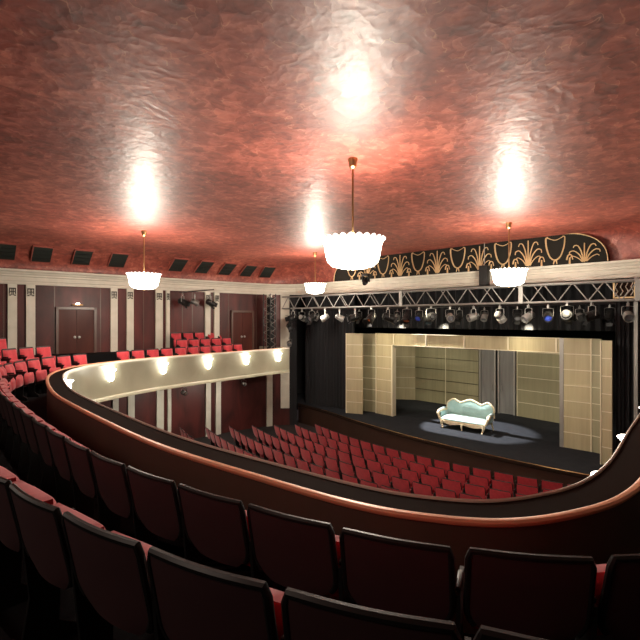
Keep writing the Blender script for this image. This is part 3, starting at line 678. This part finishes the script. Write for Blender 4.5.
# ------------------------------------------------------------------ lanterns
def make_lantern(lens='lens', body='blackframe', barn=True, size=1.0):
    r = empty('stage_lantern'); m = Matrix.Rotation(0, 4, 'X'); s = size
    bd = MB().lathe([(0, -.16*s), (.07*s, -.155*s), (.10*s, -.10*s), (.105*s, .02*s), (.115*s, .03*s), (.115*s, .16*s), (.10*s, .16*s), (.098*s, .10*s)], 18).build('body', M[body], r)
    MB().lathe([(0, .125*s), (.06*s, .12*s), (.097*s, .10*s), (.097*s, .095*s), (0, .09*s)], 18).build('lens', M[lens], bd)
    rg = MB()
    for z in (-.12, -.09, -.06): rg.lathe([(.09*s, z*s), (.112*s, z*s), (.112*s, (z+.012)*s), (.09*s, (z+.012)*s)], 18)
    rg.build('cooling_fins', M['blackframe'], bd)
    if barn:
        for k in range(4):
            f = MB(); f.box((0, .125*s, .20*s), (.16*s, .006, .10*s), Matrix.Rotation(math.radians(-25), 3, 'X')); o = f.build('barn_door', M['blackframe'], bd, smooth=False); o.rotation_euler = (0, 0, k*PI/2)
    yk = MB(); yk.tube([(-.125*s, 0, 0), (-.13*s, 0, .12*s), (-.125*s, 0, .21*s), (-.02, 0, .23*s), (.02, 0, .23*s), (.125*s, 0, .21*s), (.13*s, 0, .12*s), (.125*s, 0, 0)], .010, 6, flat=.5); yk.build('yoke', M['steel'], r)
    cl = MB(); cl.box((0, 0, .26*s), (.045, .05, .07)); cl.tube([(0, 0, .25*s), (0, 0, .34*s)], .012, 6); cl.build('clamp', M['alu'], r)
    return r, bd
lprotos = [make_lantern('lens', 'blackframe', True), make_lantern('lens', 'alu', False, .9), make_lantern('lensamber', 'blackframe', True, 1.05), make_lantern('lensblue', 'blackframe', False, .85)]
lused = set()
def place_lantern(kind, loc, yaw, pitch, label, group='stage lanterns hanging from the truss', sc=1.0):
    p, b_ = lprotos[kind]
    if kind not in lused:
        lused.add(kind); KIDS[p.name] = [(c, kids(c)) for c in kids(p)]; r = p; r.location = loc; r.rotation_euler = (0, 0, yaw)
    else: r = dup(p, loc, yaw)
    r.scale = (sc,)*3
    bpy.context.view_layer.update() if False else None
    PL.append((r, pitch)); tag(r, label, 'stage lamp', group); return r
PL = []
front_px = [(293, 0), (302, 1), (312, 0), (325, 1), (339.5, 1), (355, 0), (371.5, 2), (388, 2), (407, 2), (419, 3), (431, 2), (450, 1), (473.5, 1), (500, 1), (528.5, 1), (548, 3), (567, 2), (592, 0), (628, 1)]
looks = {0: 'black stage lantern', 1: 'silver-bodied stage lantern', 2: 'stage lantern with amber filter', 3: 'small stage lantern with blue filter'}
for i, (px, kd) in enumerate(front_px):
    x = on_line(px, TY0); sc = 1.25 if px < 560 else 1.2
    place_lantern(kd, (x, TY0, TZ0-.335*sc), random.uniform(-.9, .9)+(PI if i % 3 == 1 else 0), random.uniform(100, 140), '%s hanging under the truss, %s from the left' % (looks[kd], ordn(i)), sc=sc)
rear = [318, 360, 398, 460, 485, 518, 580, 610]
for i, px in enumerate(rear):
    x = on_line(px, 15.3); place_lantern(0 if i % 2 else 1, (x, 15.25, E+.12), random.uniform(-.6, .6), random.uniform(110, 150), 'lantern on the rear bar behind the truss, %s from the left' % ordn(i), 'lanterns on the rear bar', 1.05)
rb = MB().tube([(-14.2, 15.25, E+.12+.36), (-1.9, 15.25, E+.12+.36)], .025, 8).build('lighting_bar', M['blackframe']); tag(rb, 'thin black lighting bar behind the truss', 'lighting bar')
# side lanterns near tower, wall clusters, under balcony
place_lantern(1, (-14.35, 13.9, E-1.05), .8, 115, 'silver lantern low beside the left end of the balcony arm', 'side lanterns')
place_lantern(0, (-14.45, 14.0, E-.3), 1.2, 120, 'black lantern halfway down the left edge of the stage opening', 'side lanterns')
bar = MB().tube([(-14.4, 14.0, E-1.4), (-14.4, 14.0, TZ0)], .022, 8).build('lighting_boom', M['blackframe']); tag(bar, 'vertical black lighting boom at the left edge of the stage', 'lighting bar')
for i, px in enumerate((179, 191, 206)):
    d = on_path(LEFT, px)[0]; p, t, n = LEFT.at(d); place_lantern(0 if i != 1 else 1, (p.x-n.x*.35, p.y-n.y*.35, E+.72), math.atan2(-n.x, n.y)+.8+i*.4, 115, 'lantern hanging from the left wall cornice above the arm seats, %s from the left' % ordn(i), 'lanterns on the left wall', 1.1)
sb = MB(); d1, d2 = on_path(LEFT, 176)[0], on_path(LEFT, 210)[0]; p1 = LEFT.at(d1); p2 = LEFT.at(d2)
sb.tube([(p1[0].x-p1[2].x*.35*-1*-1, p1[0].y-p1[2].y*.35, E+1.09), (p2[0].x-p2[2].x*.35, p2[0].y-p2[2].y*.35, E+1.27)], .02, 8)
tag(sb.build('lighting_bar', M['blackframe']), 'short black bar carrying lanterns on the left wall', 'lighting bar')
for i, px in enumerate((183, 243)):
    d = on_path(RP, px, .1)[0]; p, t, n = RP.at(d); lamp('SPOT', 'under_balcony_spot', (p.x+n.x*.25, p.y+n.y*.25, SOF-.5), 90, (1, .9, .76), .06, (p.x-2.3, p.y-.4, 1.2), 110, .9); place_lantern(1, (p.x+n.x*.15, p.y+n.y*.15, SOF-.25), .6+PI, 110, 'small spotlight under the left balcony arm, %s from the left' % ordn(i), 'spotlights under the balcony arm', .75)
# moving head by the big chandelier and speaker box by the right chandelier
def lamp_head(px, y, z, label):
    x = on_line(px, y); r = empty('moving_spotlight', (x, y, z))
    MB().tube([(0, 0, 0), (0, 0, .83)], .02, 8).build('hanging_pole', M['blackframe'], r)
    MB().box((0, 0, -.04), (.26, .22, .10)).build('base', M['blackframe'], r, bevel=.02)
    for s_ in (-1, 1): MB().box((s_*.13, 0, -.18), (.03, .12, .26)).build('yoke_arm', M['blackframe'], r, bevel=.008)
    h = MB().lathe([(0, -.2), (.08, -.18), (.10, -.05), (.10, .12), (.085, .2), (.08, .19), (0, .18)], 18).build('head', M['blackframe'], r)
    h.location = (0, 0, -.26); h.rotation_euler = (math.radians(125), 0, .3)
    tag(r, label, 'stage lamp'); return r
lamp_head(366, 13.6, E+1.72, 'black moving spotlight hanging below the largest chandelier near the cornice')
x = on_line(485, 14.6); r = empty('hanging_speaker', (x, 14.55, E+1.45)); MB().box((0, 0, 0), (.28, .24, .66)).build('cabinet', M['blackframe'], r, bevel=.02); MB().box((0, -.125, 0), (.24, .012, .60)).build('grille', M['blackmatt'], r, bevel=.004)
MB().tube([(0, .0, .32), (0, 0, 1.08)], .012, 6).build('hanging_rod', M['steel'], r); tag(r, 'black upright loudspeaker hung on the cornice left of the right chandelier', 'loudspeaker')
# framed ornament panel at the right
x0, x1 = on_line(614, 14.62), on_line(635, 14.62); r = empty('ornament_panel', ((x0+x1)/2, 14.62, E+.62)); wv = x1-x0
MB().box((0, .03, .22), (wv, .05, .46)).build('backing', M['shelf'], r, smooth=False)
m = MB()
for k in range(4):
    xx = -wv/2+wv*(k+.5)/4; m.tube([(xx-.03, -.01, .05), (xx+.03, -.01, .16), (xx-.03, -.01, .28), (xx+.02, -.01, .39)], .03, 6, flat=.4)
m.build('scrolls', M['lip'], r)
fr = MB(); 
for s_ in (-1, 1): fr.box((s_*wv/2, -.01, .22), (.04, .05, .5)); fr.box((0, -.01, .22+s_*.23), (wv, .05, .04))
fr.build('frame', M['gold'], r, smooth=False); tag(r, 'small cream and brown ornamental panel at the right end of the truss', 'wall ornament')
pl = MB().box((on_line(636, 14.9), 14.9, (HB+1.0)/2), (.09, .10, HB-1.0)); S(pl.build('trim_40', M['steel'], smooth=False))
PLR = MB().box((-.95, 15.06, (HB)/2), (1.6, .1, HB)); S(PLR.build('wall_front_right', M['darkwall'], smooth=False))

for r, pitch in PL:
    for c in kids(r):
        if c.name.split('.')[0] == 'body': c.rotation_euler = (math.radians(pitch), 0, 0)

# ------------------------------------------------------------------ chandeliers
def make_chandelier(loc, k_, zt):
    r = empty('chandelier', loc)
    MB().lathe([(0, 0), (.075, 0), (.08, -.03), (.065, -.06), (.06, -.13), (.03, -.16), (0, -.165)], 20).build('ceiling_canopy', M['brass'], r)
    MB().tube([(0, 0, -.12), (0, 0, zt+.05)], .016, 10).build('rod', M['brass'], r)
    MB().lathe([(0, -1.16), (.03, -1.17), (.045, -1.21), (.03, -1.25), (0, -1.27)], 14).build('rod_collar', M['brass'], r)
    N = 112; s = MB(); rings = []; zz_ = lambda z: zt+z*k_
    for rr, z in ((.02, -.44), (.20, -.43), (.33, -.395), (.395, -.335), (.42, -.25), (.435, -.16), (.45, -.08), (.465, -.03), (.475, 0)):
        rr *= k_; rings.append([((rr+.008*rr*math.cos(j*PI))*math.cos(2*PI*j/N), (rr+.008*rr*math.cos(j*PI))*math.sin(2*PI*j/N), zz_(z)) for j in range(N)])
    s.rings(rings); s.build('glass_bowl', M['glow'], r)
    for k in range(26):
        a = 2*PI*k/26; m = MB(); rr = []
        for i in range(6):
            t = i/5; out = (.47+.045*t)*k_; z = zz_(-.02+.085*t-.05*max(0, t-.75)*1.6); row = []
            for j in range(7):
                u = -1+2*j/6; da = u*.112*(1-.35*t**4); row.append((out*math.cos(a+da), out*math.sin(a+da), z-.03*u*u*t*k_))
            rr.append(row)
        m.rings(rr, False); m.build('rim_leaf', M['glowrim'], r)
    MB().lathe([(0, -.47*k_), (.02, -.465*k_), (.03, -.45*k_), (.02, -.44*k_), (0, -.435*k_)], 12, (0, 0, zt)).build('finial', M['brass'], r).scale = (1, 1, 1)
    return r
chs = [((-4.38, 5.64), 1.0, 'largest-looking white glass chandelier hanging in the centre of the photo'),
       ((-12.36, 6.2), .93, 'white glass bowl chandelier at the left, above the curved balcony front'),
       ((-4.22, 12.1), .91, 'white glass bowl chandelier at the right, in front of the gold frieze'),
       ((-11.5, 12.5), .82, 'smallest-looking white glass chandelier, far back over the left of the stage opening')]
for i, ((x, y), k_, lab) in enumerate(chs):
    o = make_chandelier((x, y, CZ), k_, (-1.30, -1.26, -1.26, -1.20)[i]); tag(o, lab, 'chandelier', 'chandeliers')
    lamp('POINT', 'chandelier_light', (x, y, CZ-1.08), 54, (1, .88, .74), .28)
    lamp('POINT', 'chandelier_down_light', (x, y, CZ-1.98), 175, (1, .88, .72), .25)
